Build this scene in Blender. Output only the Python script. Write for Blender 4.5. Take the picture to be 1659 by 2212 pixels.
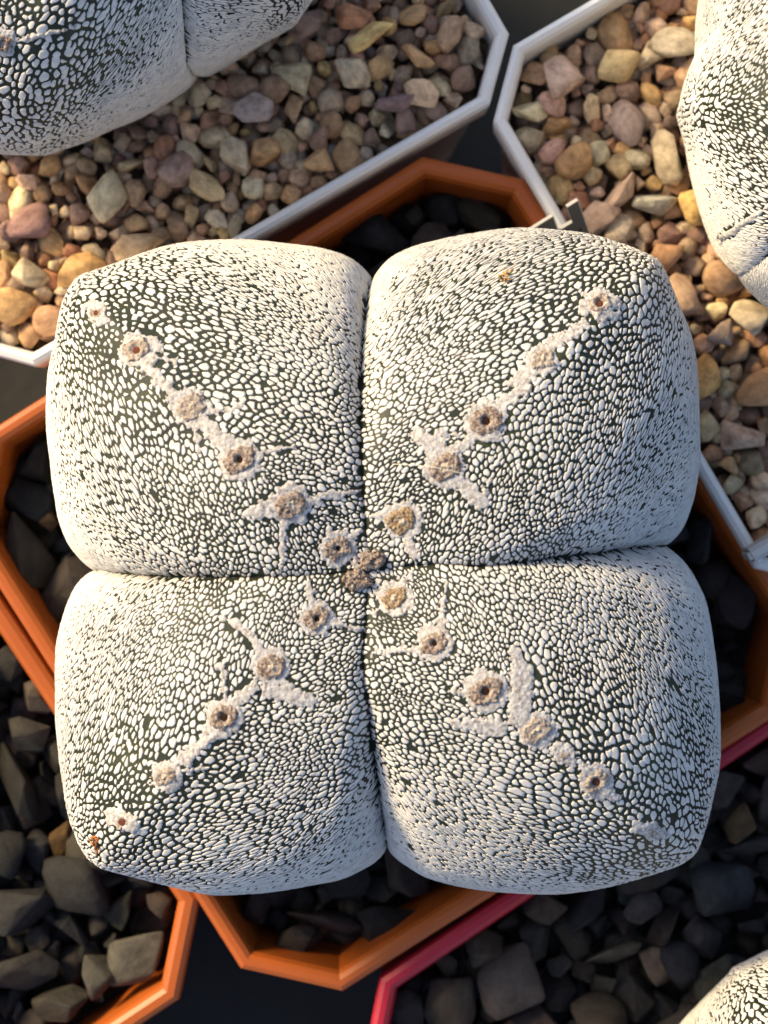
import bpy, bmesh, math, random
import numpy as np
from mathutils import Vector, Matrix, kdtree
from mathutils.bvhtree import BVHTree

for o in list(bpy.data.objects):
    bpy.data.objects.remove(o, do_unlink=True)
random.seed(11)
scene = bpy.context.scene
COL = scene.collection
R = math.radians

# ------------------------------------------------------------------ camera, light, exposure
CAM_H = 0.20              # camera height above the rims of the pots (metres)
K = 0.00005               # metres per photo unit (photo measured on a 1659 x 2212 grid) in the rim plane
CX, CY = 829.5, 1106.0
cam_d = bpy.data.cameras.new('camera')
cam = bpy.data.objects.new('camera', cam_d)
COL.objects.link(cam)
cam.location = (0, 0, CAM_H)
cam.rotation_euler = (0, 0, 0)
cam_d.sensor_fit = 'HORIZONTAL'
cam_d.sensor_width = 36
cam_d.lens = 36 / 2 / (CX * K / CAM_H)
cam_d.clip_start = 0.005
cam_d.clip_end = 10
cam_d.dof.use_dof = True
cam_d.dof.focus_distance = CAM_H - 0.0205
cam_d.dof.aperture_fstop = 36
scene.camera = cam

SUN_EL, SUN_AZ = R(31), R(-58)        # azimuth measured from +Y towards +X
sdir = Vector((math.sin(SUN_AZ) * math.cos(SUN_EL), math.cos(SUN_AZ) * math.cos(SUN_EL), math.sin(SUN_EL)))
world = bpy.data.worlds.new('World')
scene.world = world
world.use_nodes = True
wn = world.node_tree
sky = wn.nodes.new('ShaderNodeTexSky')
sky.sky_type = 'NISHITA'
sky.sun_disc = False
sky.sun_elevation = SUN_EL
sky.sun_rotation = SUN_AZ
sky.air_density = 1.0
sky.dust_density = 3.2
sky.ozone_density = 1.6
bg = wn.nodes['Background']
bg.inputs['Strength'].default_value = 0.15
wn.links.new(sky.outputs[0], bg.inputs['Color'])
sun_d = bpy.data.lights.new('sun', 'SUN')
sun_d.energy = 3.7
sun_d.angle = R(12)                    # filtered through greenhouse film
sun_d.color = (1.0, 0.765, 0.385)
sun = bpy.data.objects.new('sun', sun_d)
COL.objects.link(sun)
sun.rotation_euler = sdir.to_track_quat('Z', 'Y').to_euler()
sun.location = sdir * 0.5
scene.view_settings.view_transform = 'Standard'
scene.view_settings.look = 'None'
scene.view_settings.gamma = 1
scene.view_settings.use_curve_mapping = False
scene.view_settings.exposure = 0.68


# ------------------------------------------------------------------ helpers
def W(px, py, z=0.0):
    f = K * (CAM_H - z) / CAM_H
    return Vector(((px - CX) * f, -(py - CY) * f, z))


def to_px(P):
    P = np.asarray(P)
    f = K * (CAM_H - P[..., 2]) / CAM_H
    return P[..., 0] / f + CX, -P[..., 1] / f + CY


def hash2(i, j, k=0):
    h = np.sin(i * 127.1 + j * 311.7 + k * 74.7) * 43758.5453
    return h - np.floor(h)


def vnoise(P, scale, seed=0.0):
    """value noise in 3D, -1..1"""
    Q = np.asarray(P, float) * scale + seed * 17.31
    I = np.floor(Q)
    F = Q - I
    F = F * F * (3 - 2 * F)
    out = 0
    for dx in (0, 1):
        for dy in (0, 1):
            for dz in (0, 1):
                w = (F[..., 0] if dx else 1 - F[..., 0]) * (F[..., 1] if dy else 1 - F[..., 1]) * (F[..., 2] if dz else 1 - F[..., 2])
                out = out + w * hash2(I[..., 0] + dx + 57.0 * (I[..., 2] + dz), I[..., 1] + dy, 3)
    return out * 2 - 1


def smooth(a, b, x):
    t = np.clip((x - a) / (b - a), 0, 1)
    return t * t * (3 - 2 * t)


def mesh_np(name, verts, faces, smooth_shade=True):
    """verts (N,3); faces = list of (M,k) integer arrays"""
    me = bpy.data.meshes.new(name)
    verts = np.asarray(verts, np.float32)
    loops = np.concatenate([np.asarray(f, np.int32).ravel() for f in faces])
    tot = np.concatenate([np.full(len(f), f.shape[1], np.int32) for f in faces])
    start = np.concatenate([[0], np.cumsum(tot)[:-1]]).astype(np.int32)
    me.vertices.add(len(verts))
    me.vertices.foreach_set('co', verts.ravel())
    me.loops.add(len(loops))
    me.loops.foreach_set('vertex_index', loops)
    me.polygons.add(len(tot))
    me.polygons.foreach_set('loop_start', start)
    me.polygons.foreach_set('loop_total', tot)
    me.update(calc_edges=True)
    me.validate()
    if smooth_shade:
        me.polygons.foreach_set('use_smooth', np.ones(len(me.polygons), bool))
    return me


def link(name, me, mat=None, parent=None):
    o = bpy.data.objects.new(name, me)
    COL.objects.link(o)
    if mat is not None and len(me.materials) == 0:
        me.materials.append(mat)
    if parent is not None:
        o.parent = parent
    return o


def empty(name, loc=(0, 0, 0)):
    o = bpy.data.objects.new(name, None)
    o.empty_display_size = 0.01
    o.location = loc
    COL.objects.link(o)
    return o


def tag(o, label, cat, group=None):
    o['label'] = label
    o['category'] = cat
    if group:
        o['group'] = group
    return o


# ------------------------------------------------------------------ materials
def new_mat(name, rough=0.6, spec=0.3):
    m = bpy.data.materials.new(name)
    m.use_nodes = True
    nt = m.node_tree
    b = nt.nodes['Principled BSDF']
    b.inputs['Roughness'].default_value = rough
    b.inputs['Specular IOR Level'].default_value = spec
    return m, nt, b


def noise_node(nt, scale, detail=4, rough=0.6, coord='Object'):
    tc = nt.nodes.new('ShaderNodeTexCoord')
    n = nt.nodes.new('ShaderNodeTexNoise')
    n.inputs['Scale'].default_value = scale
    n.inputs['Detail'].default_value = detail
    n.inputs['Roughness'].default_value = rough
    nt.links.new(tc.outputs[coord], n.inputs['Vector'])
    return n


def ramp_node(nt, src, stops):
    r = nt.nodes.new('ShaderNodeValToRGB')
    e = r.color_ramp.elements
    e[0].position, e[0].color = stops[0][0], (*stops[0][1], 1)
    e[1].position, e[1].color = stops[-1][0], (*stops[-1][1], 1)
    for p, c in stops[1:-1]:
        x = e.new(p)
        x.color = (*c, 1)
    nt.links.new(src, r.inputs['Fac'])
    return r


def bump(nt, b, src, strength, dist):
    bp = nt.nodes.new('ShaderNodeBump')
    bp.inputs['Strength'].default_value = strength
    bp.inputs['Distance'].default_value = dist
    nt.links.new(src, bp.inputs['Height'])
    nt.links.new(bp.outputs[0], b.inputs['Normal'])


def noise_mat(name, stops, scale, rough=0.7, spec=0.25, bstr=0.0, bdist=0.0002, bscale=None, detail=5):
    m, nt, b = new_mat(name, rough, spec)
    n = noise_node(nt, scale, detail)
    nt.links.new(ramp_node(nt, n.outputs['Fac'], stops).outputs[0], b.inputs['Base Color'])
    if bstr:
        n2 = noise_node(nt, bscale or scale * 3, 4)
        bump(nt, b, n2.outputs['Fac'], bstr, bdist)
    return m


M = {}
M['skin'] = noise_mat('skin', [(0.3, (0.010, 0.014, 0.0105)), (0.55, (0.020, 0.026, 0.0165)), (0.75, (0.042, 0.050, 0.023))], 140, 0.55, 0.3)
M['fleck'] = noise_mat('fleck', [(0.25, (0.44, 0.42, 0.405)), (0.5, (0.60, 0.585, 0.565)), (0.8, (0.68, 0.665, 0.645))], 900, 0.95, 0.08, 0.35, 0.00005, 6000)
M['wool'] = noise_mat('wool', [(0.31, (0.19, 0.15, 0.135)), (0.42, (0.36, 0.335, 0.325)), (0.54, (0.48, 0.465, 0.46)), (0.75, (0.60, 0.59, 0.58))], 2400, 0.95, 0.05, 0.6, 0.00010, 7000, 8)
M['felt'] = noise_mat('felt', [(0.36, (0.075, 0.042, 0.032)), (0.44, (0.18, 0.128, 0.105)), (0.54, (0.30, 0.245, 0.21)), (0.68, (0.44, 0.395, 0.36))], 3800, 0.95, 0.05, 0.55, 0.00014, 7000, 8)
M['felt_gold'] = noise_mat('felt_gold', [(0.34, (0.10, 0.050, 0.026)), (0.46, (0.22, 0.15, 0.09)), (0.58, (0.37, 0.285, 0.19)), (0.75, (0.52, 0.45, 0.33))], 3800, 0.95, 0.05, 0.55, 0.00014, 7000, 8)
M['felt_pale'] = noise_mat('felt_pale', [(0.34, (0.15, 0.10, 0.08)), (0.46, (0.28, 0.23, 0.195)), (0.66, (0.46, 0.415, 0.38))], 3200, 0.95, 0.05, 0.55, 0.00013, 7000, 8)
M['pit'] = noise_mat('pit', [(0.3, (0.010, 0.006, 0.005)), (0.7, (0.04, 0.02, 0.014))], 3000, 0.9, 0.1)
M['pit_red'] = noise_mat('pit_red', [(0.3, (0.06, 0.018, 0.012)), (0.7, (0.16, 0.06, 0.04))], 3000, 0.9, 0.1)
M['pit_grey'] = noise_mat('pit_grey', [(0.3, (0.30, 0.24, 0.19)), (0.7, (0.55, 0.48, 0.40))], 2500, 0.9, 0.1)


def plastic(name, col, rough=0.38, trans=0.0, scale=60):
    m, nt, b = new_mat(name, rough, 0.4)
    n = noise_node(nt, scale, 6, 0.65)
    lo = tuple(c * 0.86 for c in col)
    nt.links.new(ramp_node(nt, n.outputs['Fac'], [(0.3, lo), (0.7, col)]).outputs[0], b.inputs['Base Color'])
    if trans:
        b.inputs['Subsurface Weight'].default_value = trans
        b.inputs['Subsurface Radius'].default_value = (0.002, 0.0012, 0.0006)
        b.inputs['Subsurface Scale'].default_value = 1.0
    n2 = noise_node(nt, 700, 4, 0.6)
    bump(nt, b, n2.outputs['Fac'], 0.12, 0.0002)
    r2 = nt.nodes.new('ShaderNodeMapRange')
    r2.inputs['To Min'].default_value = rough - 0.08
    r2.inputs['To Max'].default_value = rough + 0.15
    nt.links.new(n.outputs['Fac'], r2.inputs['Value'])
    nt.links.new(r2.outputs[0], b.inputs['Roughness'])
    return m


M['orange'] = plastic('orange_plastic', (0.38, 0.088, 0.013))
M['white'] = plastic('white_plastic', (0.85, 0.835, 0.81))
M['crimson'] = plastic('crimson_plastic', (0.36, 0.012, 0.032))
M['label'] = plastic('grey_label_plastic', (0.10, 0.107, 0.11), 0.45)
M['label_edge'] = plastic('label_edge_plastic', (0.55, 0.53, 0.50), 0.4)
M['ink'] = plastic('ink', (0.03, 0.03, 0.035), 0.6)
M['tray'] = noise_mat('tray', [(0.3, (0.006, 0.0063, 0.006)), (0.7, (0.018, 0.019, 0.0175))], 40, 0.7, 0.3, 0.3, 0.0006, 300)
M['substrate_tan'] = noise_mat('substrate_tan', [(0.3, (0.05, 0.03, 0.018)), (0.7, (0.17, 0.11, 0.065))], 700, 0.95, 0.1, 1.0, 0.0008, 500)
M['substrate_dark'] = noise_mat('substrate_dark', [(0.3, (0.006, 0.005, 0.005)), (0.7, (0.03, 0.026, 0.023))], 600, 0.95, 0.1, 1.0, 0.0008, 500)
M['dry'] = noise_mat('dry', [(0.3, (0.20, 0.10, 0.03)), (0.7, (0.55, 0.36, 0.14))], 2500, 0.8, 0.1)
M['rust'] = noise_mat('rust', [(0.3, (0.25, 0.08, 0.02)), (0.7, (0.62, 0.26, 0.10))], 2500, 0.8, 0.1)
M['fibre'] = noise_mat('fibre', [(0.3, (0.7, 0.62, 0.45)), (0.7, (0.85, 0.8, 0.65))], 800, 0.4, 0.5)


def stone_material(attr=False):
    f = 500.0 if attr else 1.0
    m, nt, b = new_mat('stone', 0.55, 0.25)
    oi = nt.nodes.new('ShaderNodeObjectInfo')
    tc = nt.nodes.new('ShaderNodeTexCoord')
    # each stone samples its own patch of noise
    add = nt.nodes.new('ShaderNodeVectorMath')
    add.operation = 'ADD'
    mul = nt.nodes.new('ShaderNodeVectorMath')
    mul.operation = 'SCALE'
    mul.inputs['Scale'].default_value = 37.0
    comb = nt.nodes.new('ShaderNodeCombineXYZ')
    for k in range(3):
        nt.links.new(oi.outputs['Random'], comb.inputs[k])
    nt.links.new(comb.outputs[0], mul.inputs[0])
    nt.links.new(tc.outputs['Object'], add.inputs[0])
    nt.links.new(mul.outputs[0], add.inputs[1])
    n = nt.nodes.new('ShaderNodeTexNoise')
    n.inputs['Scale'].default_value = 1.6 * f
    n.inputs['Detail'].default_value = 7
    n.inputs['Roughness'].default_value = 0.7
    nt.links.new(add.outputs[0], n.inputs['Vector'])
    dark = ramp_node(nt, n.outputs['Fac'], [(0.30, (0.42, 0.38, 0.36)), (0.52, (0.95, 0.93, 0.90)), (0.75, (1.45, 1.42, 1.40))])
    mx = nt.nodes.new('ShaderNodeMix')
    mx.data_type = 'RGBA'
    mx.blend_type = 'MULTIPLY'
    mx.inputs['Factor'].default_value = 1.0
    if attr:
        at = nt.nodes.new('ShaderNodeAttribute')
        at.attribute_name = 'tint'
        nt.links.new(at.outputs['Color'], mx.inputs['A'])
    else:
        nt.links.new(oi.outputs['Color'], mx.inputs['A'])
    nt.links.new(dark.outputs[0], mx.inputs['B'])
    nt.links.new(mx.outputs['Result'], b.inputs['Base Color'])
    n2 = nt.nodes.new('ShaderNodeTexNoise')
    n2.inputs['Scale'].default_value = 5 * f
    n2.inputs['Detail'].default_value = 6
    n2.inputs['Roughness'].default_value = 0.75
    nt.links.new(add.outputs[0], n2.inputs['Vector'])
    bump(nt, b, n2.outputs['Fac'], 0.7, 0.0005)
    rr = nt.nodes.new('ShaderNodeMapRange')
    rr.inputs['To Min'].default_value = 0.5
    rr.inputs['To Max'].default_value = 0.9
    nt.links.new(n2.outputs['Fac'], rr.inputs['Value'])
    nt.links.new(rr.outputs[0], b.inputs['Roughness'])
    return m


M['stone'] = stone_material()
M['stone_mix'] = stone_material(True)

# ------------------------------------------------------------------ the tray under the pots
TRAY_Z = -0.066
me = mesh_np('tray', [(-0.4, -0.4, TRAY_Z), (0.4, -0.4, TRAY_Z), (0.4, 0.4, TRAY_Z), (-0.4, 0.4, TRAY_Z)], [np.array([[0, 1, 2, 3]])], False)
tray = link('ground', me, M['tray'])
tray['kind'] = 'structure'


# ------------------------------------------------------------------ pots
def octagon(hw, cut, inset, rot, cx, cy, z):
    """square with cut corners, every side moved in by inset"""
    h = hw - inset
    c = cut - inset * (2 - math.sqrt(2))
    pts = []
    for sx, sy, swap in ((1, -1, 0), (1, 1, 1), (-1, 1, 0), (-1, -1, 1)):
        a = (sx * h, sy * (h - c))
        b = (sx * (h - c), sy * h)
        pts += [b, a] if swap == 0 else [a, b]
    co, si = math.cos(rot), math.sin(rot)
    return [(cx + x * co - y * si, cy + x * si + y * co, z) for x, y in pts]


def loft(rings, closed=False, cap_last=False):
    V, F = [], []
    n = len(rings[0])
    for r in rings:
        V += r
    for i in range(len(rings) - 1 + (1 if closed else 0)):
        j = (i + 1) % len(rings)
        for k in range(n):
            F.append((i * n + k, i * n + (k + 1) % n, j * n + (k + 1) % n, j * n + k))
    return V, F


POTS = {}


def make_pot(key, cpx, cpy, w, cut, rot, ztop, lip, mat, label, group=None):
    c = W(cpx, cpy, ztop)
    hw = w / 2
    root = empty('flower_pot', (c.x, c.y, TRAY_Z + 0.0004))
    tag(root, label, 'flower pot', group)
    base = TRAY_Z + 0.0004
    # rim: a lip folded outward, rounded edges
    prof = [(lip + 0.0003, ztop - 0.006), (lip, ztop - 0.0009), (lip - 0.0003, ztop - 0.0003), (lip - 0.0008, ztop),
            (0.0007, ztop), (0.0002, ztop - 0.0003), (0.0, ztop - 0.0009), (0.0003, ztop - 0.0065), (0.0010, ztop - 0.0068)]
    V, F = loft([octagon(hw, cut, i, rot, c.x, c.y, z) for i, z in prof], closed=True)
    me = bpy.data.meshes.new('rim')
    me.from_pydata([(v[0] - c.x, v[1] - c.y, v[2] - base) for v in V], [], F)
    bm = bmesh.new(); bm.from_mesh(me)
    bmesh.ops.recalc_face_normals(bm, faces=bm.faces)
    ed = [e for e in bm.edges if abs((e.verts[0].co - e.verts[1].co).z) > 1e-5 or True]
    bm.to_mesh(me); bm.free()
    link('rim', me, mat, root)
    t = 0.0010
    prof = [(t + 0.0002, ztop - 0.0066), (t + 0.004, base + 0.001), (t + 0.005, base), (0.02, base), (0.02, base + 0.0012),
            (t + 0.0068, base + 0.0012), (lip + 0.0002, ztop - 0.0058)]
    V, F = loft([octagon(hw, cut, i, rot, c.x, c.y, z) for i, z in prof], closed=True)
    me = bpy.data.meshes.new('wall')
    me.from_pydata([(v[0] - c.x, v[1] - c.y, v[2] - base) for v in V], [], F)
    bm = bmesh.new(); bm.from_mesh(me)
    bmesh.ops.recalc_face_normals(bm, faces=bm.faces)
    bm.to_mesh(me); bm.free()
    link('wall', me, mat, root)
    POTS[key] = dict(c=c, hw=hw, cut=cut, rot=rot, ztop=ztop, lip=lip)
    return root


make_pot('main', 826, 1240, 0.0718, 0.0080, R(32.4), 0.0, 0.0021, M['orange'],
         'orange plastic pot with cut corners holding the whole four-ribbed cactus')
make_pot('white_a', 226, -84, 0.0675, 0.0056, R(29.9), 0.002, 0.0014, M['white'],
         'white plastic pot whose gravel is crowded by a cactus with a vertical groove', 'white pots of tan gravel')
make_pot('white_b', 1938, 400, 0.0675, 0.0060, R(30.3), 0.002, 0.0014, M['white'],
         'white plastic pot of tan gravel with the grey plant label hooked on its rim', 'white pots of tan gravel')
make_pot('crimson', 1662, 2392, 0.0705, 0.0080, R(34.0), -0.001, 0.0021, M['crimson'],
         'crimson plastic pot of dark stones touching the orange pot')
make_pot('orange_b', -448, 1878, 0.0700, 0.0080, R(33.6), -0.0005, 0.0023, M['orange'],
         'orange plastic pot of dark stones without a cactus')


# ------------------------------------------------------------------ stones
def stone_mesh(seed, cuts=9, sub=2, rough=0.07):
    rnd = random.Random(seed)
    bm = bmesh.new()
    bmesh.ops.create_icosphere(bm, subdivisions=sub, radius=1)
    planes = []
    for _ in range(cuts):
        v = Vector((rnd.gauss(0, 1), rnd.gauss(0, 1), rnd.gauss(0, 1))).normalized()
        planes.append((v, rnd.uniform(0.46, 0.80)))
    off = rnd.uniform(0, 100)
    for v in bm.verts:
        for n, d in planes:
            k = v.co.dot(n) - d
            if k > 0:
                v.co -= n * k * 0.97
        p = np.array(v.co)
        v.co *= 1 + rough * float(vnoise(p, 2.3, off)) + rough * 0.5 * float(vnoise(p, 5.1, off))
    for f in bm.faces:
        f.smooth = True
    me = bpy.data.meshes.new('stone')
    bm.to_mesh(me)
    bm.free()
    me.materials.append(M['stone'])
    return me


STONES = [stone_mesh(100 + i, cuts=random.randint(9, 17)) for i in range(26)]


def rock_mesh(seed):
    rnd = random.Random(seed)
    bm = bmesh.new()
    for _ in range(rnd.randint(11, 17)):
        v = Vector((rnd.gauss(0, 1), rnd.gauss(0, 1), rnd.gauss(0, 1))).normalized() * rnd.uniform(0.82, 1.05)
        bm.verts.new(v)
    bmesh.ops.convex_hull(bm, input=list(bm.verts))
    bmesh.ops.delete(bm, geom=[v for v in bm.verts if not v.link_faces], context='VERTS')
    bmesh.ops.dissolve_limit(bm, angle_limit=R(14), verts=list(bm.verts), edges=list(bm.edges))
    bmesh.ops.bevel(bm, geom=list(bm.edges), offset=0.10, segments=2, profile=0.6, affect='EDGES', clamp_overlap=True)
    bmesh.ops.triangulate(bm, faces=list(bm.faces))
    bmesh.ops.recalc_face_normals(bm, faces=list(bm.faces))
    for f in bm.faces:
        f.smooth = True
    me = bpy.data.meshes.new('stone')
    bm.to_mesh(me)
    bm.free()
    me.materials.append(M['stone'])
    return me


ROCKS = [rock_mesh(300 + i) for i in range(18)]
TAN = [(0.36, 0.245, 0.155), (0.42, 0.31, 0.20), (0.31, 0.20, 0.125), (0.34, 0.215, 0.15), (0.46, 0.37, 0.26), (0.30, 0.235, 0.18),
       (0.42, 0.28, 0.14), (0.25, 0.165, 0.12), (0.45, 0.325, 0.25), (0.38, 0.31, 0.235), (0.33, 0.18, 0.11), (0.52, 0.43, 0.31), (0.21, 0.145, 0.12)]
DARK = [(0.030, 0.028, 0.029), (0.045, 0.042, 0.042), (0.060, 0.052, 0.050), (0.036, 0.038, 0.042), (0.052, 0.043, 0.036), (0.075, 0.066, 0.056),
        (0.050, 0.036, 0.038), (0.024, 0.024, 0.027), (0.10, 0.084, 0.066), (0.065, 0.064, 0.066)]


def gravel(key, depth, sizes, palette, submat, label, placed=(), hole=None, clear=None, seed=1, group=None, tilt=0.5, gain=1.0, angular=0.4):
    """bed of stones: explicit ones first, then big to small fill; hole=(x,y,r) is where the plant stands"""
    P = POTS[key]
    c = P['c']
    z0 = P['ztop'] - depth
    rnd = random.Random(seed)
    inn = P['lip'] + 0.0003 + depth * 0.08
    # substrate under the stones
    bm = bmesh.new()
    ring = octagon(P['hw'] , P['cut'], inn - 0.0003, P['rot'], 0, 0, 0)
    n = 44
    hw = P['hw'] - inn
    grid = {}
    co, si = math.cos(P['rot']), math.sin(P['rot'])
    cut = P['cut'] - inn * (2 - math.sqrt(2))
    for i in range(n + 1):
        for j in range(n + 1):
            x = -hw + 2 * hw * i / n
            y = -hw + 2 * hw * j / n
            over = abs(x) + abs(y) - (2 * hw - cut)
            if over > 0:
                x -= math.copysign(over / 2, x)
                y -= math.copysign(over / 2, y)
            wx, wy = x * co - y * si, x * si + y * co
            zz = float(vnoise(np.array([wx, wy, seed]), 260, seed)) * 0.0009
            grid[i, j] = bm.verts.new((wx, wy, zz))
    for i in range(n):
        for j in range(n):
            try:
                bm.faces.new((grid[i, j], grid[i + 1, j], grid[i + 1, j + 1], grid[i, j + 1]))
            except ValueError:
                pass
    for f in bm.faces:
        f.smooth = True
    me = bpy.data.meshes.new('gravel_bed')
    bm.to_mesh(me)
    bm.free()
    base_z = z0 - sizes[1][1] * 1.1
    bed = link('gravel_bed', me, submat)
    bed.location = (c.x, c.y, base_z)
    tag(bed, label, 'gravel', group)

    def inside(x, y, r):
        dx, dy = x - c.x, y - c.y
        u, v = dx * co + dy * si, -dx * si + dy * co
        return abs(u) < hw - r and abs(v) < hw - r and abs(u) + abs(v) < 2 * hw - cut - r * 1.41

    cells = {}
    G = 0.006
    items = []
    under = []

    def fits(x, y, r, f):
        gx, gy = int(math.floor(x / G)), int(math.floor(y / G))
        for ax in range(gx - 2, gx + 3):
            for ay in range(gy - 2, gy + 3):
                for (qx, qy, qr) in cells.get((ax, ay), ()):
                    if (qx - x) ** 2 + (qy - y) ** 2 < (f * (qr + r)) ** 2:
                        return False
        return True

    def put(x, y, r, z, col, sc=None, ang=None):
        cells.setdefault((int(math.floor(x / G)), int(math.floor(y / G))), []).append((x, y, r))
        items.append((x, y, r, z, col, sc, ang))

    for (px, py, a, b, ang, col) in placed:
        p = W(px, py, z0 + 0.001)
        put(p.x, p.y, max(a, b) * K * 0.85, z0 + 0.0012, tuple(v * gain for v in col), (a * K * 1.12, b * K * 1.12), ang)
    for (r0, r1, tries, pack, zl) in sizes:
        for _ in range(tries):
            px = rnd.uniform(-140, 1800)
            py = rnd.uniform(-140, 2352)
            r = rnd.uniform(r0, r1)
            p = W(px, py, z0)
            if not inside(p.x, p.y, r * 0.40):
                continue
            if hole and math.hypot(p.x - hole[0], p.y - hole[1]) < hole[2]:
                continue
            if not fits(p.x, p.y, r, pack):
                continue
            col = rnd.choice(palette)
            j = rnd.uniform(0.8, 1.2) * gain
            col = tuple(max(0.004, v * j * rnd.uniform(0.93, 1.07)) for v in col)
            if palette is TAN:
                col = (col[0] * 1.04, col[1] * 0.99, col[2] * 0.90)
            put(p.x, p.y, r, z0 + zl + rnd.uniform(-0.25, 0.3) * r, col)
    # an under-layer fills what shows between the top stones
    rb = (sizes[1][0] + sizes[1][1]) / 2
    cells.clear()
    for _ in range(int(26 / rb)):
        p = W(rnd.uniform(-140, 1800), rnd.uniform(-140, 2352), z0)
        r = rb * rnd.uniform(0.7, 1.1)
        if inside(p.x, p.y, r * 0.3) and not (hole and math.hypot(p.x - hole[0], p.y - hole[1]) < hole[2]) and fits(p.x, p.y, r, 0.55):
            cells.setdefault((int(math.floor(p.x / G)), int(math.floor(p.y / G))), []).append((p.x, p.y, r))
            col = rnd.choice(palette)
            under.append((p.x, p.y, r, z0 - rb * 0.95 + rnd.uniform(-.2, .2) * r, tuple(v * gain for v in col), None, None))
    items.sort(key=lambda t: -t[2])
    items = items[:300] + sorted(items[300:] + under, key=lambda t: -t[2])
    extra_v, extra_f, extra_c, nv = [], [], [], 0
    for k, (x, y, r, z, col, sc, ang) in enumerate(items):
        me = rnd.choice(ROCKS if rnd.random() < angular else STONES)
        if k < min(300, len(items) - len(under)):
            o = bpy.data.objects.new('stone', me)
            COL.objects.link(o)
            o.parent = bed
            o.location = (x - c.x, y - c.y, z - base_z)
            if sc:
                o.scale = (sc[0], sc[1], min(sc) * 0.75)
                o.rotation_euler = (rnd.uniform(-.15, .15), rnd.uniform(-.15, .15), R(ang))
            else:
                s = [r * rnd.uniform(0.95, 1.35), r * rnd.uniform(0.75, 1.1), r * rnd.uniform(0.7, 0.95)]
                o.scale = s
                o.rotation_euler = (rnd.gauss(0, tilt), rnd.gauss(0, tilt), rnd.uniform(0, 6.28))
            o.color = (*col, 1)
        else:
            co_ = np.empty(len(me.vertices) * 3, np.float32)
            me.vertices.foreach_get('co', co_)
            co_ = co_.reshape(-1, 3)
            mt = Matrix.Rotation(rnd.uniform(0, 6.28), 3, 'Z') @ Matrix.Rotation(rnd.gauss(0, .6), 3, 'X')
            co_ = (co_ * np.array([r * 1.1, r * 0.9, r * 0.8])) @ np.array(mt).T + np.array([x - c.x, y - c.y, z - base_z])
            ff = np.empty(len(me.polygons) * 3, np.int32)
            me.polygons.foreach_get('vertices', ff)
            extra_v.append(co_)
            extra_f.append(ff.reshape(-1, 3) + nv)
            extra_c.append(np.tile(np.array([*col, 1.0], np.float32), (len(co_), 1)))
            nv += len(co_)
    if extra_v:
        me = mesh_np('small_stones', np.concatenate(extra_v), [np.concatenate(extra_f)])
        at = me.attributes.new('tint', 'FLOAT_COLOR', 'POINT')
        at.data.foreach_set('color', np.concatenate(extra_c).ravel())
        o = link('small_stones', me, M['stone_mix'], bed)
        o['kind'] = 'stuff'
    return bed


# px, py, half length, half width, angle, colour
placed_a = [(232, 432, 66, 46, 70, (0.50, 0.42, 0.27)), (635, 165, 56, 46, -15, (0.42, 0.35, 0.22)), (768, 165, 58, 34, -55, (0.50, 0.40, 0.27)),
            (800, 80, 60, 26, 28, (0.72, 0.50, 0.20)), (72, 590, 46, 40, 10, (0.44, 0.36, 0.24)), (170, 585, 56, 38, 15, (0.47, 0.28, 0.12)),
            (70, 480, 60, 44, 30, (0.22, 0.13, 0.12)), (905, 115, 42, 34, -30, (0.55, 0.34, 0.17)), (910, 200, 42, 32, -50, (0.58, 0.40, 0.25)),
            (510, 340, 44, 36, -70, (0.45, 0.36, 0.24)), (690, 350, 40, 36, 20, (0.46, 0.28, 0.14)), (550, 240, 46, 40, 0, (0.36, 0.29, 0.26)),
            (380, 140 + 230, 50, 40, 60, (0.32, 0.22, 0.18)), (300, 535, 56, 38, 12, (0.40, 0.28, 0.17)), (760, 35, 40, 32, 0, (0.42, 0.20, 0.11)),
            (440, 400, 62, 24, -35, (0.50, 0.36, 0.19)), (850, 215, 46, 40, 20, (0.25, 0.17, 0.16)), (20, 660, 60, 46, 0, (0.42, 0.26, 0.12)),
            (110, 690, 44, 34, 20, (0.38, 0.22, 0.13)), (975, 75, 46, 30, 70, (0.40, 0.26, 0.16))]
gravel('white_a', 0.0035, [(0.0020, 0.0027, 260, 0.66, 0.0002), (0.0013, 0.0019, 9000, 0.60, 0.0), (0.0008, 0.0013, 22000, 0.56, -0.0002)], TAN, M['substrate_tan'],
       'tan and brown gravel filling the pot of the cactus with a vertical groove', placed_a, None, seed=3, group='tan gravel in the white pots', gain=1.65)
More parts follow.
